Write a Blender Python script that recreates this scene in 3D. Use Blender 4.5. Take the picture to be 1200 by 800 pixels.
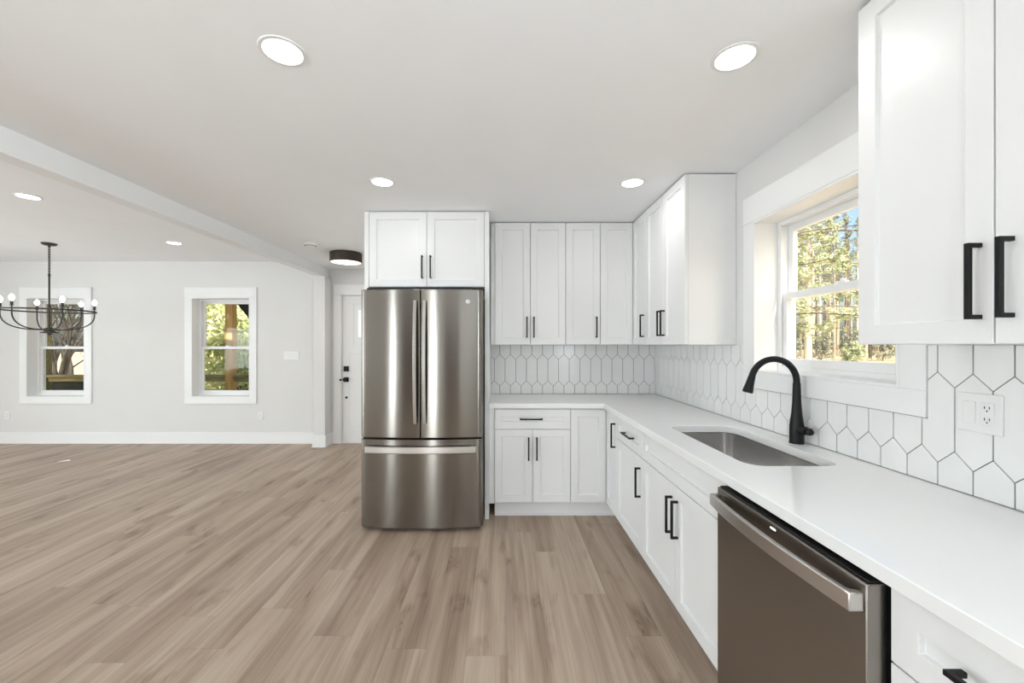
import bpy, bmesh, math, random
from mathutils import Vector, Matrix

random.seed(7)
PI = math.pi
SC = bpy.context.scene
COL = SC.collection
for o in list(bpy.data.objects):
    bpy.data.objects.remove(o)

# ------------------------------------------------------------------ camera, sky, sun, lights, exposure
CAM_Z = 1.372
F_PX = 475.0
cam_d = bpy.data.cameras.new('camera')
cam_d.sensor_fit = 'HORIZONTAL'
cam_d.sensor_width = 36.0
cam_d.lens = F_PX / 1200.0 * 36.0
cam_d.shift_x = (600 - 589) / 1200.0
cam_d.shift_y = (404 - 400) / 1200.0
cam_d.clip_start = 0.02
cam_d.clip_end = 600
cam = bpy.data.objects.new('camera', cam_d)
COL.objects.link(cam)
cam.location = (0, 0, CAM_Z)
cam.rotation_euler = (PI / 2, 0, 0)
SC.camera = cam

SC.view_settings.view_transform = 'Standard'
SC.view_settings.look = 'None'
SC.view_settings.gamma = 1.0
SC.view_settings.use_curve_mapping = False
SC.view_settings.exposure = 0.72
SC.cycles.use_denoising = True
SC.cycles.max_bounces = 10
SC.cycles.diffuse_bounces = 6
SC.cycles.glossy_bounces = 5
SC.cycles.transparent_max_bounces = 24
SC.cycles.sample_clamp_indirect = 6.0

CAN_W = 0.95            # each recessed ceiling light
FILL_REAR = 30.0        # added light at each unseen narrow rear window, streaks the steel
FILL_SIDE = 105.0       # added fill at an unseen window on the right, behind the camera
FILL_LEFT = 120.0       # added fill at the unseen windows on the left wall
FILL_BACK = 24.0        # added fill at the unseen wide rear living room window
SKY = 0.20
SUN = 4.0

world = bpy.data.worlds.new('sky')
SC.world = world
world.use_nodes = True
wn = world.node_tree
bg = wn.nodes['Background']
sky = wn.nodes.new('ShaderNodeTexSky')
sky.sky_type = 'NISHITA'
sky.sun_disc = False
sky.sun_elevation = math.radians(34)
sky.sun_rotation = math.radians(170)
sky.air_density = 1.0
sky.dust_density = 4.0
wn.links.new(sky.outputs[0], bg.inputs['Color'])
bg.inputs['Strength'].default_value = SKY

sun_d = bpy.data.lights.new('sun', 'SUN')
sun_d.energy = SUN
sun_d.angle = math.radians(0.6)
sun_d.color = (1.0, 0.97, 0.92)
sun = bpy.data.objects.new('sun', sun_d)
COL.objects.link(sun)
sun.rotation_euler = Vector((-0.12, 0.8, -0.55)).to_track_quat('-Z', 'Y').to_euler()
sun.location = (0, -8, 9)


def area_light(name, loc, direction, sx, sy, watts, color=(1, 1, 1), parent=None, shape='RECTANGLE'):
    d = bpy.data.lights.new(name, 'AREA')
    d.shape = shape
    d.size = sx
    if shape in ('RECTANGLE', 'ELLIPSE'):
        d.size_y = sy
    d.energy = watts
    d.color = color
    o = bpy.data.objects.new(name, d)
    COL.objects.link(o)
    o.rotation_euler = Vector(direction).to_track_quat('-Z', 'Y').to_euler()
    o.location = loc
    if parent:
        o.parent = parent
    return o


FILL_COL = (0.85, 0.93, 1.0)
# added fill lights outside unseen windows behind the camera and on the left
area_light('daylight', (-1.165, -3.32, 1.10), (0, 1, 0.15), 0.40, 2.0, FILL_REAR, FILL_COL)
area_light('daylight', (-3.465, -3.32, 1.10), (0, 1, 0.15), 0.40, 2.0, FILL_REAR, FILL_COL)
area_light('daylight', (-8.36, 2.6, 1.25), (1, 0, 0.0), 1.8, 1.3, FILL_LEFT * 0.45, FILL_COL)
area_light('daylight', (-8.36, -1.1, 1.25), (1, 0, 0.1), 1.8, 1.3, FILL_LEFT, FILL_COL)
area_light('daylight', (-6.4, -3.36, 1.25), (0, 1, 0.6), 1.8, 1.3, FILL_BACK, FILL_COL)
area_light('daylight', (1.70, -1.5, 1.45), (-1, 0, 0.6), 1.6, 0.95, FILL_SIDE, FILL_COL)


# ------------------------------------------------------------------ materials
def srgb(r, g, b):
    def f(c):
        c /= 255.0
        return c / 12.92 if c <= 0.04045 else ((c + 0.055) / 1.055) ** 2.4
    return (f(r), f(g), f(b), 1.0)


def nd(nt, kind, **kw):
    n = nt.nodes.new(kind)
    for k, v in kw.items():
        setattr(n, k, v)
    return n


def mat(name, col, rough=0.5, metal=0.0, bump=0.0, bscale=200.0, vary=0.02, vscale=3.0, spec=0.5, coat=0.0,
        emit=None, estr=0.0):
    m = bpy.data.materials.new(name)
    m.use_nodes = True
    nt = m.node_tree
    p = nt.nodes['Principled BSDF']
    p.inputs['Roughness'].default_value = rough
    p.inputs['Metallic'].default_value = metal
    p.inputs['Specular IOR Level'].default_value = spec
    p.inputs['Coat Weight'].default_value = coat
    tc = nd(nt, 'ShaderNodeTexCoord')
    nz = nd(nt, 'ShaderNodeTexNoise')
    nz.inputs['Scale'].default_value = vscale
    nz.inputs['Detail'].default_value = 3
    nt.links.new(tc.outputs['Object'], nz.inputs['Vector'])
    rp = nd(nt, 'ShaderNodeValToRGB')
    rp.color_ramp.elements[0].position = 0.3
    rp.color_ramp.elements[1].position = 0.7
    rp.color_ramp.elements[0].color = tuple(c * (1 - vary) for c in col[:3]) + (1,)
    rp.color_ramp.elements[1].color = tuple(min(1, c * (1 + vary)) for c in col[:3]) + (1,)
    nt.links.new(nz.outputs['Fac'], rp.inputs['Fac'])
    nt.links.new(rp.outputs['Color'], p.inputs['Base Color'])
    if bump:
        n2 = nd(nt, 'ShaderNodeTexNoise')
        n2.inputs['Scale'].default_value = bscale
        nt.links.new(tc.outputs['Object'], n2.inputs['Vector'])
        b = nd(nt, 'ShaderNodeBump')
        b.inputs['Strength'].default_value = bump
        b.inputs['Distance'].default_value = 0.002
        nt.links.new(n2.outputs['Fac'], b.inputs['Height'])
        nt.links.new(b.outputs['Normal'], p.inputs['Normal'])
    if emit:
        p.inputs['Emission Color'].default_value = emit
        p.inputs['Emission Strength'].default_value = estr
    return m


def steel_mat(name, col, rough, aniso=0.75, axis='Z'):
    """brushed stainless steel: long reflections across the brushing"""
    m = bpy.data.materials.new(name)
    m.use_nodes = True
    nt = m.node_tree
    p = nt.nodes['Principled BSDF']
    p.inputs['Metallic'].default_value = 1.0
    p.inputs['Roughness'].default_value = rough
    p.inputs['Anisotropic'].default_value = aniso
    tg = nd(nt, 'ShaderNodeCombineXYZ')
    tg.inputs[2].default_value = 1.0
    nt.links.new(tg.outputs[0], p.inputs['Tangent'])
    tc = nd(nt, 'ShaderNodeTexCoord')
    mp = nd(nt, 'ShaderNodeMapping')
    mp.inputs['Scale'].default_value = (4, 4, 900)
    nt.links.new(tc.outputs['Object'], mp.inputs['Vector'])
    nz = nd(nt, 'ShaderNodeTexNoise')
    nz.inputs['Scale'].default_value = 1.0
    nt.links.new(mp.outputs[0], nz.inputs['Vector'])
    rp = nd(nt, 'ShaderNodeValToRGB')
    rp.color_ramp.elements[0].color = tuple(c * 0.94 for c in col[:3]) + (1,)
    rp.color_ramp.elements[1].color = tuple(min(1, c * 1.06) for c in col[:3]) + (1,)
    nt.links.new(nz.outputs['Fac'], rp.inputs['Fac'])
    nt.links.new(rp.outputs['Color'], p.inputs['Base Color'])
    return m


def glass_mat(name):
    m = bpy.data.materials.new(name)
    m.use_nodes = True
    nt = m.node_tree
    nt.nodes.remove(nt.nodes['Principled BSDF'])
    out = nt.nodes['Material Output']
    t = nd(nt, 'ShaderNodeBsdfTransparent')
    t.inputs['Color'].default_value = (0.96, 0.98, 0.97, 1)
    g = nd(nt, 'ShaderNodeBsdfGlossy')
    g.inputs['Roughness'].default_value = 0.01
    lw = nd(nt, 'ShaderNodeLayerWeight')
    pw = nd(nt, 'ShaderNodeMath', operation='POWER')
    nt.links.new(lw.outputs['Facing'], pw.inputs[0])
    pw.inputs[1].default_value = 5.0
    fr = nd(nt, 'ShaderNodeMath', operation='MULTIPLY_ADD')
    nt.links.new(pw.outputs[0], fr.inputs[0])
    fr.inputs[1].default_value = 0.3
    fr.inputs[2].default_value = 0.006
    mx = nd(nt, 'ShaderNodeMixShader')
    nt.links.new(fr.outputs[0], mx.inputs[0])
    nt.links.new(t.outputs[0], mx.inputs[1])
    nt.links.new(g.outputs[0], mx.inputs[2])
    nt.links.new(mx.outputs[0], out.inputs['Surface'])
    return m


def math_node(nt, op, a, b=None, c=None):
    n = nd(nt, 'ShaderNodeMath', operation=op)
    for i, v in enumerate((a, b, c)):
        if v is None:
            continue
        if isinstance(v, (int, float)):
            n.inputs[i].default_value = v
        else:
            nt.links.new(v, n.inputs[i])
    return n.outputs[0]


def floor_mat():
    """grey-brown wood-look planks running along Y"""
    m = bpy.data.materials.new('plank_floor')
    m.use_nodes = True
    nt = m.node_tree
    p = nt.nodes['Principled BSDF']
    p.inputs['Specular IOR Level'].default_value = 0.4
    tc = nd(nt, 'ShaderNodeTexCoord')
    sp = nd(nt, 'ShaderNodeSeparateXYZ')
    nt.links.new(tc.outputs['Object'], sp.inputs[0])
    W, L = 0.183, 1.5
    u = math_node(nt, 'DIVIDE', math_node(nt, 'ADD', sp.outputs['X'], 20 * W - 0.02), W)
    row = math_node(nt, 'FLOOR', u)
    wn1 = nd(nt, 'ShaderNodeTexWhiteNoise', noise_dimensions='1D')
    nt.links.new(row, wn1.inputs['W'])
    v = math_node(nt, 'ADD', math_node(nt, 'DIVIDE', sp.outputs['Y'], L), math_node(nt, 'MULTIPLY', wn1.outputs['Value'], 7.0))
    colm = math_node(nt, 'FLOOR', v)
    cb = nd(nt, 'ShaderNodeCombineXYZ')
    nt.links.new(row, cb.inputs[0])
    nt.links.new(colm, cb.inputs[1])
    wn2 = nd(nt, 'ShaderNodeTexWhiteNoise', noise_dimensions='3D')
    nt.links.new(cb.outputs[0], wn2.inputs['Vector'])
    rnd = wn2.outputs['Value']
    # grain coordinates, shifted per plank
    def grain(sx, sy, det, rough, dist, off):
        gx = math_node(nt, 'MULTIPLY', sp.outputs['X'], sx)
        gy = math_node(nt, 'MULTIPLY', sp.outputs['Y'], sy)
        cc = nd(nt, 'ShaderNodeCombineXYZ')
        nt.links.new(gx, cc.inputs[0])
        nt.links.new(gy, cc.inputs[1])
        nt.links.new(math_node(nt, 'MULTIPLY_ADD', rnd, 60.0, off), cc.inputs[2])
        nz = nd(nt, 'ShaderNodeTexNoise')
        nz.inputs['Scale'].default_value = 1.0
        nz.inputs['Detail'].default_value = det
        nz.inputs['Roughness'].default_value = rough
        nz.inputs['Distortion'].default_value = dist
        nt.links.new(cc.outputs[0], nz.inputs['Vector'])
        return nz.outputs['Fac']
    broad = grain(8, 0.7, 3, 0.5, 0.5, 0)
    fine = grain(62, 1.6, 5, 0.68, 0.9, 11)
    mid = grain(26, 0.8, 3, 0.6, 0.5, 51)
    cath = grain(13, 2.0, 2, 0.5, 0.2, 23)
    rings = math_node(nt, 'SINE', math_node(nt, 'MULTIPLY', cath, 95.0))
    knot = grain(8, 2.6, 2, 0.5, 0.3, 37)
    kmask = nd(nt, 'ShaderNodeMapRange')
    kmask.inputs['From Min'].default_value = 0.60
    kmask.inputs['From Max'].default_value = 0.76
    nt.links.new(knot, kmask.inputs['Value'])
    t = math_node(nt, 'MULTIPLY_ADD', rnd, 0.17, 0.35 - 0.085)
    t = math_node(nt, 'ADD', t, math_node(nt, 'MULTIPLY_ADD', broad, 1.15, -0.575))
    t = math_node(nt, 'ADD', t, math_node(nt, 'MULTIPLY_ADD', math_node(nt, 'ADD', fine, mid), 0.6, -0.6))
    t = math_node(nt, 'ADD', t, 0.20)
    t = math_node(nt, 'SUBTRACT', t, math_node(nt, 'MULTIPLY', kmask.outputs[0],
                                                math_node(nt, 'MULTIPLY_ADD', rings, 0.14, 0.34)))
    rp = nd(nt, 'ShaderNodeValToRGB')
    e = rp.color_ramp.elements
    e[0].position = 0.0
    e[0].color = srgb(112, 92, 76)
    e[1].position = 1.0
    e[1].color = srgb(196, 180, 163)
    k = e.new(0.35)
    k.color = srgb(152, 132, 115)
    k = e.new(0.6)
    k.color = srgb(172, 153, 136)
    nt.links.new(t, rp.inputs['Fac'])
    # seams
    fu = math_node(nt, 'FRACT', u)
    fv = math_node(nt, 'FRACT', v)
    du = math_node(nt, 'MULTIPLY', math_node(nt, 'MINIMUM', fu, math_node(nt, 'SUBTRACT', 1.0, fu)), W)
    dv = math_node(nt, 'MULTIPLY', math_node(nt, 'MINIMUM', fv, math_node(nt, 'SUBTRACT', 1.0, fv)), L)
    d = math_node(nt, 'MINIMUM', du, dv)
    sm = nd(nt, 'ShaderNodeMapRange')
    sm.inputs['From Min'].default_value = 0.0006
    sm.inputs['From Max'].default_value = 0.0022
    nt.links.new(d, sm.inputs['Value'])
    mx = nd(nt, 'ShaderNodeMixRGB', blend_type='MULTIPLY')
    mx.inputs[0].default_value = 1.0
    nt.links.new(rp.outputs['Color'], mx.inputs[1])
    seam = math_node(nt, 'MULTIPLY_ADD', sm.outputs[0], 0.2, 0.8)
    nt.links.new(seam, mx.inputs[2])
    nt.links.new(mx.outputs[0], p.inputs['Base Color'])
    nt.links.new(math_node(nt, 'MULTIPLY_ADD', fine, 0.2, 0.36), p.inputs['Roughness'])
    b = nd(nt, 'ShaderNodeBump')
    b.inputs['Strength'].default_value = 0.25
    b.inputs['Distance'].default_value = 0.001
    nt.links.new(math_node(nt, 'ADD', math_node(nt, 'MULTIPLY', fine, 0.4), sm.outputs[0]), b.inputs['Height'])
    nt.links.new(b.outputs['Normal'], p.inputs['Normal'])
    return m


def two_tone(name, c0, c1, scale, rough=0.9, stretch=(1, 1, 1), p0=0.35, p1=0.65, detail=4):
    m = bpy.data.materials.new(name)
    m.use_nodes = True
    nt = m.node_tree
    p = nt.nodes['Principled BSDF']
    p.inputs['Roughness'].default_value = rough
    tc = nd(nt, 'ShaderNodeTexCoord')
    mp = nd(nt, 'ShaderNodeMapping')
    mp.inputs['Scale'].default_value = stretch
    nz = nd(nt, 'ShaderNodeTexNoise')
    nz.inputs['Scale'].default_value = scale
    nz.inputs['Detail'].default_value = detail
    nt.links.new(tc.outputs['Object'], mp.inputs['Vector'])
    nt.links.new(mp.outputs[0], nz.inputs['Vector'])
    rp = nd(nt, 'ShaderNodeValToRGB')
    rp.color_ramp.elements[0].position = p0
    rp.color_ramp.elements[1].position = p1
    rp.color_ramp.elements[0].color = c0
    rp.color_ramp.elements[1].color = c1
    nt.links.new(nz.outputs['Fac'], rp.inputs['Fac'])
    nt.links.new(rp.outputs['Color'], p.inputs['Base Color'])
    return m


M = {
    'wall': mat('white_wall_paint', srgb(218, 217, 216), 0.75, bump=0.04, bscale=260, vary=0.01, spec=0.3),
    'ceil': mat('ceiling_paint', srgb(242, 243, 245), 0.85, bump=0.05, bscale=180, vary=0.01, spec=0.2),
    'trim': mat('white_trim_paint', srgb(231, 231, 231), 0.4, vary=0.006),
    'cab': mat('white_cabinet_paint', srgb(230, 230, 230), 0.36, vary=0.006),
    'black': mat('matte_black_metal', srgb(15, 15, 16), 0.45, vary=0.08, vscale=30, spec=0.3),
    'dark': mat('black_plastic', srgb(22, 22, 23), 0.5, vary=0.08),
    'quartz': mat('white_quartz', srgb(236, 236, 236), 0.14, vary=0.012, vscale=2.2),
    'tile': mat('white_glazed_tile', srgb(230, 230, 229), 0.16, vary=0.02, vscale=6),
    'grout': mat('grey_grout', srgb(112, 112, 110), 0.9, bump=0.2, bscale=500, vary=0.08),
    'plastic': mat('white_plastic', srgb(228, 228, 227), 0.35, vary=0.005),
    'bronze': mat('dark_bronze', srgb(66, 57, 49), 0.45, metal=0.4, vary=0.1, vscale=20),
    'iron': mat('dark_iron', srgb(62, 60, 58), 0.5, metal=0.5, vary=0.1, vscale=30),
    'steel': steel_mat('brushed_stainless', (0.245, 0.228, 0.206), 0.19, 1.0),
    'steel_l': steel_mat('bright_stainless', (0.62, 0.60, 0.58), 0.28, 0.5),
    'steel_m': steel_mat('satin_stainless', (0.42, 0.40, 0.37), 0.26, 0.8),
    'steel_d': steel_mat('dark_stainless', (0.30, 0.275, 0.25), 0.30, 0.6),
    'sink': steel_mat('sink_stainless', (0.70, 0.69, 0.68), 0.17, 0.8),
    'glass': glass_mat('window_glass'),
    'floor': floor_mat(),
    'lens': mat('lamp_lens', (1, 1, 1, 1), 0.5, emit=(1, 0.99, 0.97, 1), estr=5.0),
    'lens_w': mat('warm_lamp_lens', (1, 0.95, 0.86, 1), 0.5, emit=(1, 0.95, 0.85, 1), estr=1.1),
    'bulb': mat('lit_bulb', (1, 1, 1, 1), 0.3, emit=(1, 0.98, 0.94, 1), estr=9.0),
    'led': mat('small_led', (1, 1, 1, 1), 0.3, emit=(1, 1, 1, 1), estr=1.2),
    'lawn': two_tone('dry_lawn', srgb(206, 180, 138), srgb(224, 204, 168), 0.35, 1.0),
    'bark': two_tone('grey_bark', srgb(92, 80, 70), srgb(142, 126, 110), 6, 0.95, (1, 1, 0.15)),
    'bark_l': two_tone('pale_bark', srgb(176, 158, 134), srgb(214, 198, 172), 5, 0.95, (1, 1, 0.2)),
    'bark_d': two_tone('dark_bark', srgb(52, 50, 46), srgb(86, 82, 76), 6, 0.95, (1, 1, 0.2)),
    'needle': two_tone('pine_needles', srgb(138, 148, 112), srgb(212, 214, 176), 1.2, 0.8),
    'needle_d': two_tone('far_needles', srgb(124, 128, 110), srgb(168, 168, 148), 0.8, 0.85),
    'leafy': two_tone('bright_leaves', srgb(168, 180, 108), srgb(234, 234, 182), 1.6, 0.8),
    'wood': two_tone('porch_lumber', srgb(186, 146, 84), srgb(216, 176, 112), 3, 0.8, (6, 6, 0.6)),
    'wood_d': two_tone('weathered_lumber', srgb(128, 118, 82), srgb(164, 150, 108), 3, 0.85, (1, 8, 8)),
    'roof': two_tone('dark_roofing', srgb(36, 40, 36), srgb(54, 58, 50), 8, 0.9),
    'door_glass': mat('frosted_door_glass', srgb(240, 243, 246), 0.15, emit=(0.9, 0.95, 1, 1), estr=0.2),  # faint emission put in the pane, standing in for outdoor light
    'oak': two_tone('dark_oak', srgb(70, 54, 42), srgb(92, 74, 58), 4, 0.5, (6, 6, 0.6)),
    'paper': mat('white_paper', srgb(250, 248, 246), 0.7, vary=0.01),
    'ground': two_tone('leaf_litter', srgb(150, 124, 96), srgb(190, 166, 134), 1.5, 1.0),
}


# ------------------------------------------------------------------ mesh helpers
class MB:
    def __init__(self):
        self.bm = bmesh.new()

    def face(self, vs):
        try:
            return self.bm.faces.new(vs)
        except ValueError:
            return None

    def box(self, x0, x1, y0, y1, z0, z1):
        x0, x1 = min(x0, x1), max(x0, x1)
        y0, y1 = min(y0, y1), max(y0, y1)
        z0, z1 = min(z0, z1), max(z0, z1)
        v = [self.bm.verts.new(p) for p in ((x0, y0, z0), (x1, y0, z0), (x1, y1, z0), (x0, y1, z0),
                                            (x0, y0, z1), (x1, y0, z1), (x1, y1, z1), (x0, y1, z1))]
        for q in ((0, 3, 2, 1), (4, 5, 6, 7), (0, 1, 5, 4), (1, 2, 6, 5), (2, 3, 7, 6), (3, 0, 4, 7)):
            self.face([v[i] for i in q])
        return self

    def prism(self, poly, axis, a, b):
        """extrude a 2-D polygon along an axis: 'z' (x,y), 'y' (x,z), 'x' (y,z)"""
        def P(p, t):
            return {'z': (p[0], p[1], t), 'y': (p[0], t, p[1]), 'x': (t, p[0], p[1])}[axis]
        lo = [self.bm.verts.new(P(p, a)) for p in poly]
        hi = [self.bm.verts.new(P(p, b)) for p in poly]
        n = len(poly)
        self.face(lo[::-1])
        self.face(hi)
        for i in range(n):
            self.face([lo[i], lo[(i + 1) % n], hi[(i + 1) % n], hi[i]])
        return self

    def lathe(self, prof, c=(0, 0, 0), seg=32, d=(0, 0, 1)):
        """profile of (radius, height) turned about an axis through c along d"""
        d = Vector(d).normalized()
        q = Vector((0, 0, 1)).rotation_difference(d)
        c = Vector(c)
        rings = []
        for r, h in prof:
            if r < 1e-6:
                rings.append([self.bm.verts.new(c + q @ Vector((0, 0, h)))])
            else:
                rings.append([self.bm.verts.new(c + q @ Vector((r * math.cos(2 * PI * k / seg), r * math.sin(2 * PI * k / seg), h)))
                              for k in range(seg)])
        for a, b in zip(rings, rings[1:]):
            for k in range(seg):
                k2 = (k + 1) % seg
                if len(a) == 1 and len(b) == 1:
                    continue
                if len(a) == 1:
                    self.face([a[0], b[k], b[k2]])
                elif len(b) == 1:
                    self.face([a[k], a[k2], b[0]])
                else:
                    self.face([a[k], a[k2], b[k2], b[k]])
        return self

    def tube(self, pts, rad, seg=10, cap=True):
        pts = [Vector(p) for p in pts]
        n = len(pts)
        rs = rad if isinstance(rad, (list, tuple)) else [rad] * n
        tang = []
        for i in range(n):
            a = pts[max(0, i - 1)]
            b = pts[min(n - 1, i + 1)]
            tang.append((b - a).normalized())
        up = Vector((0, 0, 1)) if abs(tang[0].z) < 0.9 else Vector((1, 0, 0))
        nrm = (up - tang[0] * up.dot(tang[0])).normalized()
        rings = []
        for i in range(n):
            if i:
                nrm = tang[i - 1].rotation_difference(tang[i]) @ nrm
                nrm = (nrm - tang[i] * nrm.dot(tang[i])).normalized()
            bi = tang[i].cross(nrm)
            rings.append([self.bm.verts.new(pts[i] + (nrm * math.cos(2 * PI * k / seg) + bi * math.sin(2 * PI * k / seg)) * rs[i])
                          for k in range(seg)])
        for a, b in zip(rings, rings[1:]):
            for k in range(seg):
                self.face([a[k], a[(k + 1) % seg], b[(k + 1) % seg], b[k]])
        if cap:
            self.face(rings[0][::-1])
            self.face(rings[-1])
        return self

    def torus(self, c, R, r, seg=48, rs=8, rot=None):
        c = Vector(c)
        rings = []
        for i in range(seg):
            a = 2 * PI * i / seg
            ring = []
            for k in range(rs):
                b = 2 * PI * k / rs
                p = Vector(((R + r * math.cos(b)) * math.cos(a), (R + r * math.cos(b)) * math.sin(a), r * math.sin(b)))
                if rot is not None:
                    p = rot @ p
                ring.append(self.bm.verts.new(c + p))
            rings.append(ring)
        for i in range(seg):
            a, b = rings[i], rings[(i + 1) % seg]
            for k in range(rs):
                self.face([a[k], b[k], b[(k + 1) % rs], a[(k + 1) % rs]])
        return self

    def shaker(self, x0, x1, z0, z1, yf, yb, s=0.057, rec=0.011):
        """door or drawer front with a recessed flat centre panel; front faces -y"""
        e = 0.003
        def ring(i, y):
            return [self.bm.verts.new(p) for p in ((x0 + i, y, z0 + i), (x1 - i, y, z0 + i), (x1 - i, y, z1 - i), (x0 + i, y, z1 - i))]
        b, f, i0, i1 = ring(0, yb), ring(0, yf), ring(s, yf), ring(s + e, yf + rec)
        for a, c in ((b, f), (f, i0), (i0, i1)):
            for k in range(4):
                self.face([a[k], a[(k + 1) % 4], c[(k + 1) % 4], c[k]])
        self.face(i1)
        self.face(b[::-1])
        return self

    def build(self, name, m, parent=None, loc=None, bevel=0.0, seg=2, angle=35, smooth=True):
        bm = self.bm
        bmesh.ops.recalc_face_normals(bm, faces=bm.faces)
        if loc is not None:
            bmesh.ops.translate(bm, verts=bm.verts, vec=-Vector(loc))
        me = bpy.data.meshes.new(name)
        bm.to_mesh(me)
        bm.free()
        me.materials.append(m)
        if smooth:
            me.shade_smooth()
            me.set_sharp_from_angle(angle=math.radians(angle))
        o = bpy.data.objects.new(name, me)
        COL.objects.link(o)
        if loc is not None:
            o.location = loc
        if parent is not None:
            o.parent = parent
        if bevel:
            bv = o.modifiers.new('bevel', 'BEVEL')
            bv.width = bevel
            bv.segments = seg
            bv.limit_method = 'ANGLE'
            bv.angle_limit = math.radians(40)
        return o


def tag(o, label, cat, group=None, kind=None):
    o['label'] = label
    o['category'] = cat
    if group:
        o['group'] = group
    if kind:
        o['kind'] = kind
    return o


def thing(name, label, cat, loc=(0, 0, 0), rz=0.0, group=None, kind=None):
    o = bpy.data.objects.new(name, None)
    o.empty_display_size = 0.1
    COL.objects.link(o)
    o.location = loc
    o.rotation_euler = (0, 0, rz)
    return tag(o, label, cat, group, kind)


def copy_tree(o, parent=None):
    c = o.copy()
    COL.objects.link(c)
    c.parent = parent
    for ch in list(o.children):
        copy_tree(ch, c)
    return c


def wall_cells(mb, axis, u0, u1, z0, z1, t0, t1, holes=()):
    """wall slab along u ('x' or 'y') with rectangular holes (ua, ub, za, zb)"""
    us = sorted({u0, u1, *[h[0] for h in holes], *[h[1] for h in holes]})
    for a, b in zip(us, us[1:]):
        cuts = sorted([(h[2], h[3]) for h in holes if h[0] <= a + 1e-6 and h[1] >= b - 1e-6])
        z = z0
        spans = []
        for ca, cb in cuts:
            if ca > z + 1e-6:
                spans.append((z, ca))
            z = cb
        if z < z1 - 1e-6:
            spans.append((z, z1))
        for za, zb in spans:
            if axis == 'x':
                mb.box(a, b, t0, t1, za, zb)
            else:
                mb.box(t0, t1, a, b, za, zb)


# ------------------------------------------------------------------ the room
XR = 1.435            # right wall
YB = 3.80             # kitchen back wall
YF = 5.65             # far wall
XL = -8.1             # left wall
YN = -3.1             # rear wall, behind the camera
ZK = 2.427            # kitchen ceiling
ZL = 2.535            # living room ceiling
T = 0.20

WIN_Z0, WIN_Z1 = 0.645, 2.028
W1 = (-6.625, -5.81)
W2 = (-4.33, -3.515)
KW = (1.45, 2.296, 1.218, 2.0695)     # kitchen window along Y
DOOR = (-2.248, -1.334, 2.062)

mb = MB().box(XL - T, XR + T, YN - T, YF + T, -0.12, 0.0)
tag(mb.build('floor', M['floor'], smooth=False), 'grey-brown wood plank floor through the kitchen and living room', 'floor', kind='structure')

mb = MB()
mb.box(-2.46, XR + T, YN - T, YF + T, ZK, ZK + 0.25)
mb.box(XL - T, -2.46, YN - T, YF + T, ZL, ZL + 0.142)
tag(mb.build('ceiling', M['ceil'], smooth=False), 'smooth white ceiling with recessed lights', 'ceiling', kind='structure')

mb = MB()
wall_cells(mb, 'x', XL - T, -0.9, 0, ZL, YF, YF + T,
           [(W1[0], W1[1], WIN_Z0, WIN_Z1), (W2[0], W2[1], WIN_Z0, WIN_Z1), (DOOR[0], DOOR[1], 0, DOOR[2])])
tag(mb.build('wall_far', M['wall'], smooth=False), 'white far wall of the living room with two windows', 'wall', kind='structure')

mb = MB()
mb.box(-1.125, XR + T, YB, YB + 0.12, 0, ZK)
mb.box(-1.125, -1.005, YB + 0.12, YF, 0, ZK)
tag(mb.build('wall_back', M['wall'], smooth=False), 'white kitchen back wall behind the refrigerator and cabinets', 'wall', kind='structure')

mb = MB()
wall_cells(mb, 'y', YN - T, YB, 0, ZK, XR, XR + T, [(-2.3, -0.7, 0.95, 2.05), KW])
tag(mb.build('wall_right', M['wall'], smooth=False), 'white kitchen wall on the right with the sink window', 'wall', kind='structure')

mb = MB()
wall_cells(mb, 'y', YN, YF, 0, ZL, XL - T, XL, [(-2.0, -0.2, 0.55, 2.05), (1.7, 3.5, 0.55, 2.05)])
tag(mb.build('wall_left', M['wall'], smooth=False), 'white living room wall left of the frame', 'wall', kind='structure')

REAR = [(-1.38, -0.95), (-3.68, -3.25), (-7.3, -5.5)]
mb = MB()
wall_cells(mb, 'x', XL - T, XR, 0, ZL, YN - T, YN, [(a, b, 0.10 if b - a < 1 else 0.55, 2.10 if b - a < 1 else 2.05) for a, b in REAR[::-1]])
tag(mb.build('wall_rear', M['wall'], smooth=False), 'white wall behind the camera', 'wall', kind='structure')

mb = MB().box(-2.522, -2.412, YN, YF, 2.297, ZL + 0.02)
tag(mb.build('beam', M['trim'], bevel=0.004), 'white ceiling beam dividing kitchen from living room', 'beam', kind='structure')
mb = MB().box(-2.535, -2.385, 5.44, YF, 0, 2.297)
tag(mb.build('pillar', M['wall'], bevel=0.003), 'white wall pilaster under the end of the beam', 'pillar', kind='structure')


def baseboard(name, segs, label):
    mb = MB()
    for (x0, y0, x1, y1, nx, ny) in segs:
        # profile boxes: main board, thin cap, shoe moulding
        for d, za, zb in ((0.014, 0.02, 0.14), (0.009, 0.14, 0.158), (0.024, 0.0, 0.022)):
            mb.box(min(x0, x1, x0 + nx * d), max(x0, x1, x0 + nx * d) if nx >= 0 else max(x0, x1),
                   min(y0, y1, y0 + ny * d), max(y0, y1) if ny <= 0 else max(y0, y1, y0 + ny * d), za, zb)
    tag(mb.build(name, M['trim'], bevel=0.002), label, 'baseboard', kind='structure')


baseboard('baseboard_far', [(XL, YF, -2.535, YF, 0, -1), (-2.385, YF, -2.345, YF, 0, -1),
                            (-2.55, 5.44, -2.37, 5.44, 0, -1), (-2.385, 5.44, -2.385, YF, 1, 0), (-2.535, 5.44, -2.535, YF, -1, 0)],
          'white baseboard along the far wall and pilaster')
baseboard('baseboard_left', [(XL, YN, XL, YF, 1, 0)], 'white baseboard along the left wall')


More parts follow.
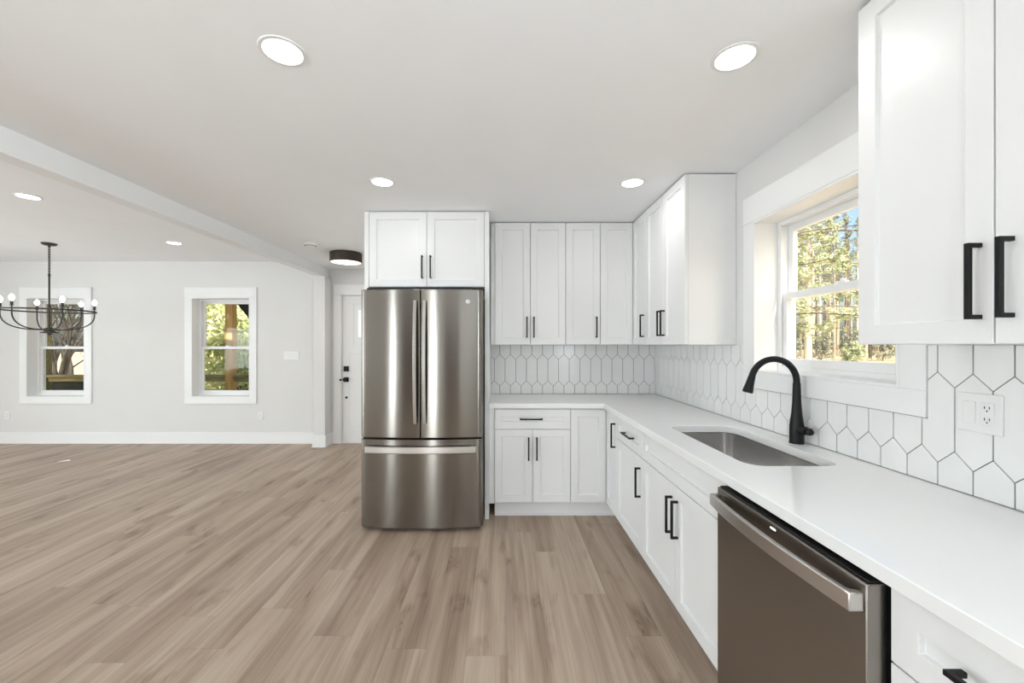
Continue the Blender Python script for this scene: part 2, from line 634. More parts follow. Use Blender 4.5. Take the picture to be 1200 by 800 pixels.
# ------------------------------------------------------------------ windows
def window(name, label, loc, rz, w, h, wall_t=T, casing=0.092, head=0.142, panes_bright=False, full=True):
    """local: x along the width, y outwards, z up; origin at the opening's lower left corner on the inner wall face"""
    t = thing(name, label, 'window', loc, rz, kind='structure')
    c = MB()
    ct = 0.019
    c.box(-casing, 0, -ct, 0, 0, h)
    c.box(w, w + casing, -ct, 0, 0, h)
    c.box(-casing, w + casing, -ct - 0.002, 0, h, h + head)
    c.box(-casing, w + casing, -ct - 0.001, 0, -0.09, 0)
    d = 0.115     # lined reveal
    c.box(-0.0, 0.012, -ct, d, 0.0, h)
    c.box(w - 0.012, w, -ct, d, 0.0, h)
    c.box(0.012, w - 0.012, -ct, d, h - 0.012, h)
    c.box(0.012, w - 0.012, -ct, d, 0.0, 0.012)
    c.build('casing', M['trim'], t, bevel=0.002)
    f = MB()
    fw = 0.036
    f.box(0, fw, d, wall_t, 0, h)
    f.box(w - fw, w, d, wall_t, 0, h)
    f.box(fw, w - fw, d, wall_t, h - fw, h)
    f.box(fw, w - fw, d, wall_t, 0, fw)
    f.box(fw, fw + 0.008, d - 0.004, d, fw, h - fw)
    f.build('window_frame', M['trim'], t, bevel=0.0015)
    mid = h * 0.497
    for nm, z0, z1, y0, y1 in (('upper_sash', mid - 0.018, h - fw, d + 0.042, d + 0.068), ('lower_sash', fw, mid + 0.018, d + 0.010, d + 0.036)):
        s = MB()
        st = 0.036
        br = 0.036 if nm == 'upper_sash' else 0.044
        x0, x1 = fw, w - fw
        s.box(x0, x0 + st, y0, y1, z0, z1)
        s.box(x1 - st, x1, y0, y1, z0, z1)
        s.box(x0 + st, x1 - st, y0, y1, z1 - 0.036, z1)
        s.box(x0 + st, x1 - st, y0, y1, z0, z0 + br)
        so = s.build(nm, M['trim'], t, bevel=0.0015)
        p = MB()
        p.box(x0 + st - 0.004, x1 - st + 0.004, (y0 + y1) / 2 - 0.002, (y0 + y1) / 2 + 0.002, z0 + br - 0.004, z1 - 0.032)
        p.build('pane', M['glass'], so)
    if full:
        k = MB()
        k.box(w / 2 - 0.022, w / 2 + 0.022, d + 0.012, d + 0.034, mid + 0.018, mid + 0.028)
        k.lathe([(0.0, 0), (0.012, 0), (0.012, 0.012), (0, 0.012)], (w / 2, d + 0.023, mid + 0.027), 16)
        k.build('sash_lock', M['trim'], t, bevel=0.001)
    return t


window('window_1', 'left white double-hung window on the far wall, behind the chandelier', (W1[0], YF, WIN_Z0), 0, W1[1] - W1[0], WIN_Z1 - WIN_Z0)
window('window_2', 'white double-hung far-wall window showing a timber porch post', (W2[0], YF, WIN_Z0), 0, W2[1] - W2[0], WIN_Z1 - WIN_Z0)
window('window_3', 'white double-hung window over the kitchen sink', (XR, KW[1], KW[2]), -PI / 2, KW[1] - KW[0], KW[3] - KW[2], head=0.152)
for i, (a, b) in enumerate(REAR):  # added openings, unseen: they light the room and streak the steel
    window('window_%d' % (4 + i), 'tall window behind the camera', (b, YN, 0.10 if b - a < 1 else 0.55), PI, b - a, 2.0 if b - a < 1 else 1.5)
window('window_7', 'wide window on the left wall out of frame', (XL, 1.7, 0.55), PI / 2, 1.8, 1.5)  # added out of view as an opening for the left fill light
window('window_8', 'wide window on the left wall behind the camera', (XL, -2.0, 0.55), PI / 2, 1.8, 1.5)  # second added opening on the left, also out of view
window('window_9', 'window on the right wall behind the camera', (XR, -0.7, 0.95), -PI / 2, 1.6, 1.1)  # added out of view for the fill from the right

# ------------------------------------------------------------------ entry door
d = thing('door_1', 'white entry door behind the left side of the refrigerator', 'door', (DOOR[0], YF, 0), 0, kind='structure')
dw, dh = DOOR[1] - DOOR[0], DOOR[2]
mb = MB()
y0, y1 = 0.03, 0.075
us, zs = [0.004, 0.10, 0.20, 0.41, 0.505, 0.715, 0.81, dw - 0.004], None
mb.box(0.004, dw - 0.004, y0 + 0.008, y1, 0.012, dh - 0.004)
for (xa, xb, za, zb) in ((0.004, 0.10, 0.012, dh - 0.004), (dw - 0.10, dw - 0.004, 0.012, dh - 0.004), (0.10, dw - 0.10, 0.012, 0.24),
                         (0.10, dw - 0.10, 1.25, 1.37), (0.10, dw - 0.10, 1.95, dh - 0.004), (0.40, 0.514, 0.24, 1.25),
                         (0.10, 0.16, 1.37, 1.95), (dw - 0.16, dw - 0.10, 1.37, 1.95)):
    mb.box(xa, xb, y0, y0 + 0.02, za, zb)
slab = mb.build('door_slab', M['trim'], d, bevel=0.003)
for k in range(3):
    xa = 0.215 + k * 0.165
    m2 = MB().box(xa + 0.008, xa + 0.152, y0 + 0.002, y0 + 0.012, 1.48, 1.86)
    m2.build('door_lite', M['door_glass'], slab, bevel=0.001)
mb = MB()
cw = 0.10
mb.box(-cw, -0.008, -0.02, 0, 0, dh + 0.008)
mb.box(dw + 0.008, dw + cw, -0.02, 0, 0, dh + 0.008)
mb.box(-cw, dw + cw, -0.024, 0, dh + 0.008, dh + 0.15)
mb.box(-0.008, 0.003, -0.02, 0.12, 0, dh)
mb.box(dw - 0.003, dw + 0.008, -0.02, 0.12, 0, dh)
mb.box(0, dw, -0.01, 0.12, dh - 0.003, dh + 0.008)
mb.build('door_casing', M['trim'], d, bevel=0.003)
mb = MB().box(0, dw, 0.01, 0.14, 0.0, 0.011)
mb.build('threshold', M['trim'], d)
mb = MB().box(0.026, 0.096, y0 - 0.022, y0, 1.002, 1.075)
mb.lathe([(0, 0), (0.015, 0), (0.015, 0.012), (0, 0.012)], (0.061, y0 - 0.022, 1.038), 20, (0, -1, 0))
mb.build('deadbolt', M['black'], d, bevel=0.003)
mb = MB()
mb.box(0.030, 0.092, y0 - 0.01, y0, 0.855, 0.920)
mb.lathe([(0.012, 0), (0.012, 0.035), (0.026, 0.042), (0.03, 0.055), (0.024, 0.068), (0, 0.072)], (0.061, y0 - 0.01, 0.888), 24, (0, -1, 0))
mb.lathe([(0.0, 0), (0.012, 0), (0.012, 0.03), (0, 0.03)], (-0.012, -0.035, 0.888), 14, (1, 0, 0))
mb.build('door_knob', M['black'], d, bevel=0.002)
mb = MB().lathe([(0, 0), (0.017, 0), (0.017, 0.006), (0.008, 0.01), (0, 0.01)], (0.061, y0, 0.635), 20, (0, -1, 0))
mb.build('door_stop', M['black'], d)

for i, (xa, w_) in enumerate(((-2.85, 0.95), (-0.55, 0.80))):  # added unseen doors, put in for dark bands in the refrigerator's reflections
    d = thing('door_%d' % (2 + i), 'dark wood interior door behind the camera', 'door', (xa, YN, 0), 0, kind='structure')
    MB().box(0.0, w_, 0.001, 0.03, 0, 2.06).box(0.09, w_ - 0.09, 0.03, 0.038, 0.25, 0.95).box(0.09, w_ - 0.09, 0.03, 0.038, 1.1, 1.92).build('door_slab', M['oak'], d, bevel=0.004)  # slab of the added unseen door
    MB().box(-0.09, -0.001, 0.001, 0.02, 0, 2.15).box(w_ + 0.001, w_ + 0.09, 0.001, 0.02, 0, 2.15).box(-0.001, w_ + 0.001, 0.001, 0.02, 2.061, 2.15).build('door_casing', M['trim'], d, bevel=0.002)

# ------------------------------------------------------------------ cabinets
DT = 0.02            # door thickness
HL = 0.178           # pull length


def pull(mb, x, z, yf, vertical=True, L=HL):
    """square black bar pull, posts flush with the bar ends"""
    t, pr = 0.0105, 0.034
    if vertical:
        poly = [(yf, z - L / 2), (yf - pr, z - L / 2), (yf - pr, z + L / 2), (yf, z + L / 2), (yf, z + L / 2 - t),
                (yf - pr + t, z + L / 2 - t), (yf - pr + t, z - L / 2 + t), (yf, z - L / 2 + t)]
        mb.prism(poly, 'x', x - t / 2, x + t / 2)
    else:
        poly = [(x - L / 2, yf), (x - L / 2, yf - pr), (x + L / 2, yf - pr), (x + L / 2, yf), (x + L / 2 - t, yf),
                (x + L / 2 - t, yf - pr + t), (x - L / 2 + t, yf - pr + t), (x - L / 2 + t, yf)]
        mb.prism(poly, 'z', z - t / 2, z + t / 2)
    return mb


def front(t, kind, x0, x1, z0, z1, hx=None, hz=None, hv=True, yf=-DT):
    g = 0.002
    o = MB().shaker(x0 + g, x1 - g, z0 + g, z1 - g, yf, yf + DT).build(kind, M['cab'], t, bevel=0.0014)
    if hx is not None:
        pull(MB(), hx, hz, yf, hv).build('handle', M['black'], o, bevel=0.0012)
    return o


BZ0, BZ1 = 0.128, 0.865      # base door zone
BSPLIT = 0.706
BD = 0.585                   # carcass depth behind the doors
HANG = 0.032                 # handle to the door edge


def base_carcass(t, w, hollow=False, depth=BD, x0=0.0, kick=0.09):
    mb = MB()
    top = 0.877
    if hollow:
        mb.box(x0, x0 + 0.018, 0.001, depth, 0.115, top)
        mb.box(x0 + w - 0.018, x0 + w, 0.001, depth, 0.115, top)
        mb.box(x0, x0 + w, 0.001, depth, 0.115, 0.133)
        mb.box(x0, x0 + w, depth - 0.012, depth, 0.115, top)
        mb.box(x0, x0 + w, 0.001, 0.02, 0.69, top)
    else:
        mb.box(x0, x0 + w, 0.001, depth, 0.115, top)
    mb.build('carcass', M['cab'], t, bevel=0.001)
    k = MB().box(x0, x0 + w, kick, kick + 0.016, 0, 0.115)
    k.box(x0, x0 + w, kick - 0.01, kick, 0, 0.018)
    k.build('toe_kick', M['cab'], t, bevel=0.001)


YC = 3.20 + 0.0              # face of the back run's doors
XC = 0.818                   # face of the right run's doors

# back run: drawer over two doors
w = 0.601
t = thing('base_cabinet', 'white base cabinet beside the refrigerator, one drawer over two doors', 'cabinet', (-0.064, YC + DT, 0))
mb = MB().box(-0.043, -0.001, -0.006, 0.02, 0.115, 0.877)
mb.build('filler_strip', M['cab'], t, bevel=0.001)
base_carcass(t, w, depth=BD - 0.01, kick=0.05)
front(t, 'drawer', 0, w, BSPLIT, BZ1, w / 2 - 0.012, 0.789, False)
front(t, 'door', 0, w / 2, BZ0, BSPLIT, w / 2 - HANG, BSPLIT - 0.062 - HL / 2)
front(t, 'door', w / 2, w, BZ0, BSPLIT, w / 2 + HANG, BSPLIT - 0.062 - HL / 2)

# corner base cabinet: two doors folding at the inner corner
t = thing('base_cabinet', 'white corner base cabinet with doors meeting in the inner corner', 'cabinet', (0.537, YC + DT, 0))
cx = XC - 0.537              # local x of the right run's door faces
cy = -DT - (YC - 2.91)       # local y of the near end
mb = MB()
mb.prism([(0.001, 0.001), (cx + DT + 0.001, 0.001), (cx + DT + 0.001, cy + 0.001), (XR - 0.547, cy + 0.001), (XR - 0.547, 0.57), (0.001, 0.57)], 'z', 0.115, 0.877)
mb.build('carcass', M['cab'], t, bevel=0.001)
mb = MB()
mb.prism([(0.001, 0.05), (cx + 0.11, 0.05), (cx + 0.11, cy), (cx + 0.126, cy), (cx + 0.126, 0.066), (0.001, 0.066)], 'z', 0, 0.115)
mb.prism([(0.001, 0.04), (cx + 0.10, 0.04), (cx + 0.10, cy), (cx + 0.11, cy), (cx + 0.11, 0.05), (0.001, 0.05)], 'z', 0, 0.018)
mb.build('toe_kick', M['cab'], t, bevel=0.001)
front(t, 'door', 0, cx - 0.001, BZ0, BZ1)
# right leaf faces -x: build in a turned frame
def turned_front(t, kind, ox, oy, w, z0, z1, hx=None, hz=None, yf=-DT):
    """leaf whose local frame is turned to face -x; (ox, oy) is the far end at the carcass face"""
    g = 0.002
    R = Matrix.Translation((ox, oy, 0)) @ Matrix.Rotation(-PI / 2, 4, 'Z')
    m1 = MB().shaker(g, w - g, z0 + g, z1 - g, yf, yf + DT)
    m1.bm.transform(R)
    o = m1.build(kind, M['cab'], t, bevel=0.0014)
    if hx is not None:
        m2 = pull(MB(), hx, hz, yf)
        m2.bm.transform(R)
        m2.build('handle', M['black'], o, bevel=0.0012)
    return o
turned_front(t, 'door', cx + DT, -DT - 0.001, YC - 2.91 - 0.001, BZ0, BZ1, YC - 2.91 - 0.036, BZ1 - 0.062 - HL / 2)


def right_base(name, label, y_far, w):
    return thing(name, label, 'cabinet', (XC + DT, y_far, 0), -PI / 2)


t = right_base('base_cabinet', 'white base cabinet left of the sink doors, drawer over a single door', 2.91, 0.534)
base_carcass(t, 0.534)
front(t, 'drawer', 0, 0.534, BSPLIT, BZ1, 0.30, 0.789, False)
front(t, 'door', 0, 0.534, BZ0, BSPLIT, 0.534 - HANG, BSPLIT - 0.062 - HL / 2)

t = right_base('base_cabinet', 'white sink base cabinet beside the dishwasher, two doors under a plain panel', 2.376, 0.903)
base_carcass(t, 0.903, hollow=True)
front(t, 'false_front', 0, 0.903, BSPLIT, BZ1)
front(t, 'door', 0, 0.4515, BZ0, BSPLIT, 0.4515 - HANG, BSPLIT - 0.062 - HL / 2)
front(t, 'door', 0.4515, 0.903, BZ0, BSPLIT, 0.4515 + HANG, BSPLIT - 0.062 - HL / 2)

t = right_base('base_cabinet', 'white base cabinet nearest the camera, right of the dishwasher', 0.856, 0.457)
base_carcass(t, 0.457)
front(t, 'drawer', 0, 0.457, BSPLIT, BZ1, 0.222, 0.790, False)
front(t, 'door', 0, 0.457, BZ0, BSPLIT, 0.457 - HANG, BSPLIT - 0.062 - HL / 2)

# wall cabinets
UZ0, UZ1 = CAM_Z + 0.001, ZK - 0.007
YU = 3.475                   # face of the back run's upper doors
XU = 1.118                   # face of the right run's upper doors
UD = 0.30


def upper_carcass(t, x0, x1, z0=UZ0, z1=UZ1, depth=UD):
    MB().box(x0, x1, 0.001, depth, z0, z1).build('carcass', M['cab'], t, bevel=0.001)


HUZ = 1.434 + HL / 2
t = thing('wall_cabinet', 'white two-door wall cabinet right of the cabinet over the refrigerator', 'cabinet', (-0.066, YU + DT, 0))
upper_carcass(t, 0, 0.607)
MB().box(-0.034, -0.001, -0.008, 0.03, UZ0, UZ1).build('filler_strip', M['cab'], t, bevel=0.001)
front(t, 'door', 0, 0.3035, UZ0, UZ1, 0.3035 - 0.030, HUZ)
front(t, 'door', 0.3035, 0.607, UZ0, UZ1, 0.3035 + 0.030, HUZ)

t = thing('wall_cabinet', 'narrow white one-door wall cabinet on the back wall', 'cabinet', (0.541, YU + DT, 0))
upper_carcass(t, 0.0005, 0.297)
front(t, 'door', 0, 0.297, UZ0, UZ1, 0.297 - 0.036, HUZ)

t = thing('wall_cabinet', 'white corner wall cabinet with doors meeting in the inner corner', 'cabinet', (0.838, YU + DT, 0))
ux = XU - 0.838
uy = -DT - (YU - 3.17)
mb = MB()
mb.prism([(0.001, 0.001), (ux + DT + 0.001, 0.001), (ux + DT + 0.001, uy + 0.001), (XR - 0.838 - 0.004, uy + 0.001), (XR - 0.838 - 0.004, UD), (0.001, UD)], 'z', UZ0, UZ1)
mb.build('carcass', M['cab'], t, bevel=0.001)
front(t, 'door', 0, ux - 0.001, UZ0, UZ1)
turned_front(t, 'door', ux + DT, -DT - 0.001, YU - 3.17 - 0.001, UZ0, UZ1, YU - 3.17 - 0.038, HUZ)

t = thing('wall_cabinet', 'white two-door wall cabinet left of the sink window', 'cabinet', (XU + DT, 3.17, 0), -PI / 2)
upper_carcass(t, 0.0005, 0.683, depth=XR - XU - DT - 0.002)
front(t, 'door', 0, 0.342, UZ0, UZ1, 0.342 - 0.030, HUZ)
front(t, 'door', 0.342, 0.684, UZ0, UZ1, 0.342 + 0.030, HUZ)

t = thing('wall_cabinet', 'large white wall cabinet at upper right, nearest the camera', 'cabinet', (XU + DT, 1.2766, 0), -PI / 2)
upper_carcass(t, 0.0005, 0.709, depth=XR - XU - DT - 0.002)
front(t, 'door', 0, 0.3548, UZ0, UZ1, 0.3548 - 0.027, 1.521)
front(t, 'door', 0.3548, 0.7096, UZ0, UZ1, 0.3548 + 0.033, 1.521)

# refrigerator surround
YP = 3.19
mb = MB().box(-1.088, -1.054, YP, YB - 0.003, 0, ZK - 0.006)
tag(mb.build('side_panel', M['cab'], bevel=0.0015), 'tall white panel on the left side of the refrigerator', 'cabinet panel')
mb = MB().box(-0.141, -0.108, YP, YB - 0.003, 0, ZK - 0.006)
tag(mb.build('side_panel', M['cab'], bevel=0.0015), 'tall white panel between refrigerator and base cabinets', 'cabinet panel')
t = thing('wall_cabinet', 'white two-door cabinet above the refrigerator', 'cabinet', (-1.053, YP + DT, 0))
FW = 0.911
upper_carcass(t, 0.0005, FW, 1.829, UZ1, YB - YP - DT - 0.004)
front(t, 'door', 0, FW / 2, 1.829, UZ1, FW / 2 - 0.033, 1.982)
front(t, 'door', FW / 2, FW, 1.829, UZ1, FW / 2 + 0.033, 1.982)

# ------------------------------------------------------------------ countertop with the sink cut-out
ZC = 0.914
SX0, SX1, SY0, SY1 = 0.935, 1.297, 1.535, 2.292


def rrect(x0, x1, y0, y1, r, n=8):
    pts = []
    for cx_, cy_, a0 in ((x1 - r, y1 - r, 0), (x0 + r, y1 - r, 90), (x0 + r, y0 + r, 180), (x1 - r, y0 + r, 270)):
        for k in range(n + 1):
            a = math.radians(a0 + 90 * k / n)
            pts.append((cx_ + r * math.cos(a), cy_ + r * math.sin(a)))
    return pts


bm = bmesh.new()
outer = [(-0.1065, 3.165), (0.79, 3.165), (0.79, 0.40), (XR - 0.002, 0.40), (XR - 0.002, YB - 0.002), (-0.1065, YB - 0.002)]
hole = rrect(SX0, SX1, SY0, SY1, 0.07)
edges = []
for loop in (outer, hole):
    vs = [bm.verts.new((x, y, ZC - 0.036)) for x, y in loop]
    for i in range(len(vs)):
        edges.append(bm.edges.new((vs[i], vs[(i + 1) % len(vs)])))
bmesh.ops.triangle_fill(bm, use_beauty=True, edges=edges, use_dissolve=False)
r = bmesh.ops.extrude_face_region(bm, geom=list(bm.faces))
bmesh.ops.translate(bm, verts=[g for g in r['geom'] if isinstance(g, bmesh.types.BMVert)], vec=(0, 0, 0.036))
mb = MB()
mb.bm.free()
mb.bm = bm
tag(mb.build('countertop', M['quartz'], bevel=0.002), 'white quartz L-shaped countertop over the base cabinets', 'countertop')

# sink bowl under the cut-out
t = thing('kitchen_sink', 'undermount stainless steel sink set into the white countertop', 'sink', ((SX0 + SX1) / 2, (SY0 + SY1) / 2, 0.66))
mb = MB()
rings = []
for off, z, r_ in ((-0.022, ZC - 0.0375, 0.09), (0.004, ZC - 0.0375, 0.066), (0.004, ZC - 0.042, 0.066), (0.006, 0.74, 0.06), (0.012, 0.70, 0.056),
                   (0.04, 0.682, 0.04), (0.09, 0.680, 0.03)):
    rings.append([mb.bm.verts.new((x, y, z)) for x, y in rrect(SX0 + off, SX1 - off, SY0 + off, SY1 - off, r_)])
for a, b in zip(rings, rings[1:]):
    n = len(a)
    for k in range(n):
        mb.face([a[k], a[(k + 1) % n], b[(k + 1) % n], b[k]])
mb.face(rings[-1])
o = mb.build('bowl', M['sink'], t, loc=None, angle=50)
o.data.transform(Matrix.Translation(-t.location))
sm = o.modifiers.new('thickness', 'SOLIDIFY')
sm.thickness = 0.002
sm.offset = -1
mb = MB().lathe([(0, 0), (0.03, 0.0), (0.045, 0.004), (0.05, 0.003), (0.052, 0)], (0, 0, 0.022), 28)
mb.build('drain', M['steel_l'], t)

# faucet
FX, FY = 1.372, 1.891
t = thing('faucet', 'matte black gooseneck faucet standing behind the sink', 'faucet', (FX, FY, ZC))
mb = MB()
mb.lathe([(0, 0), (0.031, 0), (0.031, 0.004), (0.0295, 0.006), (0.0295, 0.080), (0.027, 0.098), (0.0215, 0.14), (0.018, 0.19), (0.0165, 0.24), (0.0155, 0.28)], (0, 0, 0), 28)
mb.build('base', M['black'], t)
mb = MB()
R = 0.106
pts = [(0, 0, 0.275)]
for k in range(0, 25):
    a = math.radians(180 - 180 * k / 24.0)
    pts.append((-R - R * math.cos(a), 0, 0.287 + R * math.sin(a)))
pts = [(0, 0, 0.27)] + [(-R + R * math.cos(math.radians(a)), 0, 0.286 + R * math.sin(math.radians(a))) for a in range(0, 171, 8)]
mb.tube(pts, 0.0142, 14)
mb.build('spout', M['black'], t)
ex = Vector(pts[-1])
dr = (Vector(pts[-1]) - Vector(pts[-2])).normalized()
mb = MB().lathe([(0.0145, -0.004), (0.0155, 0.0), (0.0165, 0.02), (0.0215, 0.062), (0.0225, 0.072), (0.0195, 0.075), (0, 0.075)], ex, 24, dr)
mb.build('spray_head', M['black'], t)
mb = MB()
mb.lathe([(0.019, 0.0), (0.019, 0.034), (0.016, 0.042), (0, 0.043)], (0, -0.020, 0.068), 20, (0.05, -1, 0))
mb.tube([(0.0, -0.045, 0.070), (0.003, -0.056, 0.072), (0.005, -0.070, 0.068)], [0.014, 0.013, 0.013], 14)
mb.lathe([(0, -0.016), (0.012, -0.012), (0.0175, 0), (0.012, 0.012), (0, 0.016)], (0.005, -0.072, 0.067), 18, (0.06, -1, -0.2))
mb.build('lever', M['black'], t)


# ------------------------------------------------------------------ backsplash of elongated hexagon tiles
def clip(poly, x0, x1, z0, z1):
    def cut(ps, inside, inter):
        out = []
        for i in range(len(ps)):
            a, b = ps[i - 1], ps[i]
            ia, ib = inside(a), inside(b)
            if ib:
                if not ia:
                    out.append(inter(a, b))
                out.append(b)
            elif ia:
                out.append(inter(a, b))
        return out
    for ax, lim, sgn in ((0, x0, 1), (0, x1, -1), (1, z0, 1), (1, z1, -1)):
        def inside(p, ax=ax, lim=lim, sgn=sgn):
            return (p[ax] - lim) * sgn >= -1e-9
        def inter(a, b, ax=ax, lim=lim):
            f = (lim - a[ax]) / (b[ax] - a[ax])
            return (a[0] + (b[0] - a[0]) * f, a[1] + (b[1] - a[1]) * f)
        if not poly:
            return poly
        poly = cut(poly, inside, inter)
    return poly


def hex_tiles(mb, rects, u_anchor, place):
    P, SIDE, TIP, G = 0.1, 0.1, 0.148, 0.0021
    for ri, zc in ((0, 1.136), (1, 1.136 + 0.248), (-1, 1.136 - 0.248)):
        off = 0 if ri == 0 else 0.5
        for k in range(-45, 46):
            u = u_anchor + (k + 0.5 + off) * P
            hw = P / 2 - G
            poly = [(u - hw, zc - SIDE), (u, zc - TIP + G * 1.1), (u + hw, zc - SIDE), (u + hw, zc + SIDE), (u, zc + TIP - G * 1.1), (u - hw, zc + SIDE)]
            for (a, b, z0, z1) in rects:
                q = clip(poly, a, b, z0, z1)
                if len(q) < 3:
                    continue
                area = abs(sum(q[i - 1][0] * q[i][1] - q[i][0] * q[i - 1][1] for i in range(len(q)))) / 2
                if area < 2e-6:
                    continue
                place(mb, q)


ZS0, ZS1 = ZC + 0.003, UZ0 - 0.002
t = thing('backsplash', 'white elongated hexagon tile backsplash on the back wall', 'backsplash', (0.6, YB, ZC))
mb = MB()
hex_tiles(mb, [(-0.107, XR - 0.0125, ZS0, ZS1)], XR - 0.012, lambda m_, q: m_.prism(q, 'y', YB - 0.010, YB - 0.004))
mb.build('tiles', M['tile'], t).data.transform(Matrix.Translation(-t.location))
mb = MB().box(-0.107, XR - 0.0125, YB - 0.008, YB - 0.0005, ZC + 0.0005, ZS1)
mb.build('grout', M['grout'], t, smooth=False).data.transform(Matrix.Translation(-t.location))

t = thing('backsplash', 'white elongated hexagon tile backsplash along the right wall behind the sink', 'backsplash', (XR, 2.0, ZC))
CO0, CO1 = KW[0] - 0.093, KW[1] + 0.093
rects = [(CO1 + 0.001, YB - 0.0105, ZS0, ZS1), (CO0 - 0.001, CO1 + 0.001, ZS0, KW[2] - 0.0925), (0.40, CO0 - 0.001, ZS0, ZS1)]
mb = MB()
hex_tiles(mb, rects, 1.276, lambda m_, q: m_.prism(q, 'x', XR - 0.012, XR - 0.005))
mb.build('tiles', M['tile'], t).data.transform(Matrix.Translation(-t.location))
mb = MB()
for a, b, z0, z1 in rects:
    mb.box(XR - 0.0085, XR - 0.0005, a, b, ZC + 0.0005, z1)
mb.build('grout', M['grout'], t, smooth=False).data.transform(Matrix.Translation(-t.location))

# ------------------------------------------------------------------ refrigerator
FCX = -0.599
t = thing('refrigerator', 'stainless steel french-door refrigerator with bottom freezer drawer', 'refrigerator', (FCX, 2.99, 0))
HWD = 0.4525


def arc_y(x):
    u = x / HWD
    return -0.036 * (1 - u * u)


def curved_front(x0, x1, z0, z1, depth=0.075, round_l=True, round_r=True, n=22):
    xs = [x0 + (x1 - x0) * k / n for k in range(n + 1)]
    pts = []
    for x in xs:
        y = arc_y(x)
        r = 0.028
        if round_l and x - x0 < r:
            y += r - math.sqrt(max(0, r * r - (r - (x - x0)) ** 2))
        if round_r and x1 - x < r:
            y += r - math.sqrt(max(0, r * r - (r - (x1 - x)) ** 2))
        pts.append((x, y))
    pts += [(x1, depth), (x0, depth)]
    return MB().prism(pts, 'z', z0, z1)


FZ0, FZS, FZ1 = 0.030, 0.686, 1.779
dl = curved_front(-HWD, -0.0035, FZS + 0.007, FZ1, round_r=False, n=40).build('door', M['steel'], t, bevel=0.003, angle=20)
drr = curved_front(0.0035, HWD, FZS + 0.007, FZ1, round_l=False, n=40).build('door', M['steel'], t, bevel=0.003, angle=20)
dz = curved_front(-HWD, HWD, FZ0, FZS - 0.007, n=60).build('freezer_drawer', M['steel'], t, bevel=0.003, angle=20)
mb = MB().box(-HWD + 0.012, HWD - 0.012, 0.077, 0.79, 0.035, 1.765)
mb.box(-HWD + 0.010, HWD - 0.010, 0.04, 0.0765, FZS - 0.02, FZS + 0.02)
mb.box(-0.02, 0.02, 0.03, 0.0765, FZS, FZ1 - 0.004)
mb.build('body', M['dark'], t, bevel=0.003)
for s in (-1, 1):
    MB().box(s * 0.36 - 0.05, s * 0.36 + 0.05, 0.02, 0.14, 1.7795, 1.795).build('hinge_cover', M['dark'], t, bevel=0.004)
for sx in (-0.38, 0.38):
    for sy in (0.1, 0.7):
        MB().lathe([(0, 0), (0.02, 0), (0.02, 0.036), (0, 0.036)], (sx, sy, 0), 14).build('foot', M['dark'], t)
for s, par in ((-1, dl), (1, drr)):
    mb = MB()
    x = s * 0.034
    yb = arc_y(x)
    pts = []
    zs = [0.80 + (1.695 - 0.80) * k / 16 for k in range(17)]
    yo = lambda z: yb - 0.034 - 0.022 * (1 - ((z - 1.2475) / 0.4475) ** 2)
    poly = [(yo(z), z) for z in zs] + [(yo(z) + 0.018, z) for z in reversed(zs)]
    mb.prism(poly, 'x', x - 0.012, x + 0.012)
    for z in (0.83, 1.665):
        mb.box(x - 0.009, x + 0.009, yo(z) + 0.01, yb + 0.004, z - 0.018, z + 0.018)
    mb.build('handle', M['steel_m'], par, bevel=0.004)
mb = MB()
xs = [-0.405 + 0.81 * k / 24 for k in range(25)]
yo = lambda x: arc_y(x) - 0.040
poly = [(x, yo(x)) for x in xs] + [(x, yo(x) + 0.02) for x in reversed(xs)]
mb.prism(poly, 'z', 0.586, 0.634)
for x in (-0.385, 0.385):
    mb.box(x - 0.02, x + 0.02, yo(x) + 0.012, arc_y(x) + 0.006, 0.592, 0.628)
mb.build('handle', M['steel_l'], dz, bevel=0.005)
bx, bz = 0.345, 1.690
mb = MB().lathe([(0, 0.0), (0.0165, 0.0), (0.0165, 0.002), (0, 0.002)], (bx, arc_y(bx) + 0.0008, bz), 28, (0.1, -1, 0))
bd = mb.build('badge', M['steel_l'], drr)
mb = MB().torus((bx + 0.0001, arc_y(bx) - 0.0015, bz), 0.0135, 0.0009, 28, 6, Matrix.Rotation(PI / 2, 3, 'X'))
for k0, k1 in ((0.0, 1.0), (0.55, 1.55)):
    pts = []
    for k in range(14):
        a = (k0 + (k1 - k0) * k / 13) * 2 * PI
        pts.append((bx + (-0.004 if k0 == 0 else 0.004) + 0.0045 * math.cos(a), arc_y(bx) - 0.0015, bz + 0.006 * math.sin(a)))
    mb.tube(pts, 0.0007, 6)
mb.build('emblem', M['dark'], bd)

# ------------------------------------------------------------------ dishwasher
DY0, DY1 = 0.866, 1.4685
t = thing('dishwasher', 'stainless steel dishwasher built in under the countertop', 'dishwasher', (XC, DY1, 0), -PI / 2)
wd = DY1 - DY0
mb = MB().box(0.004, wd - 0.004, 0.004, 0.56, 0.10, 0.858)
mb.build('tub', M['dark'], t)
mb = MB()
mb.prism([(-0.040, 0.112), (0.002, 0.112), (0.002, 0.861), (-0.022, 0.861), (-0.040, 0.858)], 'x', 0.0, wd)
door = mb.build('door', M['steel_d'], t, bevel=0.0025)
mb = MB().box(0.004, wd - 0.004, -0.032, 0.0, 0.8612, 0.8642)
for k in range(9):
    xa = 0.06 + k * 0.055
    mb.box(xa, xa + 0.034, -0.026, -0.012, 0.8642, 0.8652)
mb.build('control_strip', M['dark'], door, bevel=0.001)
mb = MB().box(wd / 2 - 0.010, wd / 2 + 0.012, -0.0408, -0.0395, 0.8405, 0.8455)
mb.build('indicator_light', M['led'], door)
mb = MB()
n = 24
L0, L1 = 0.006, wd - 0.006
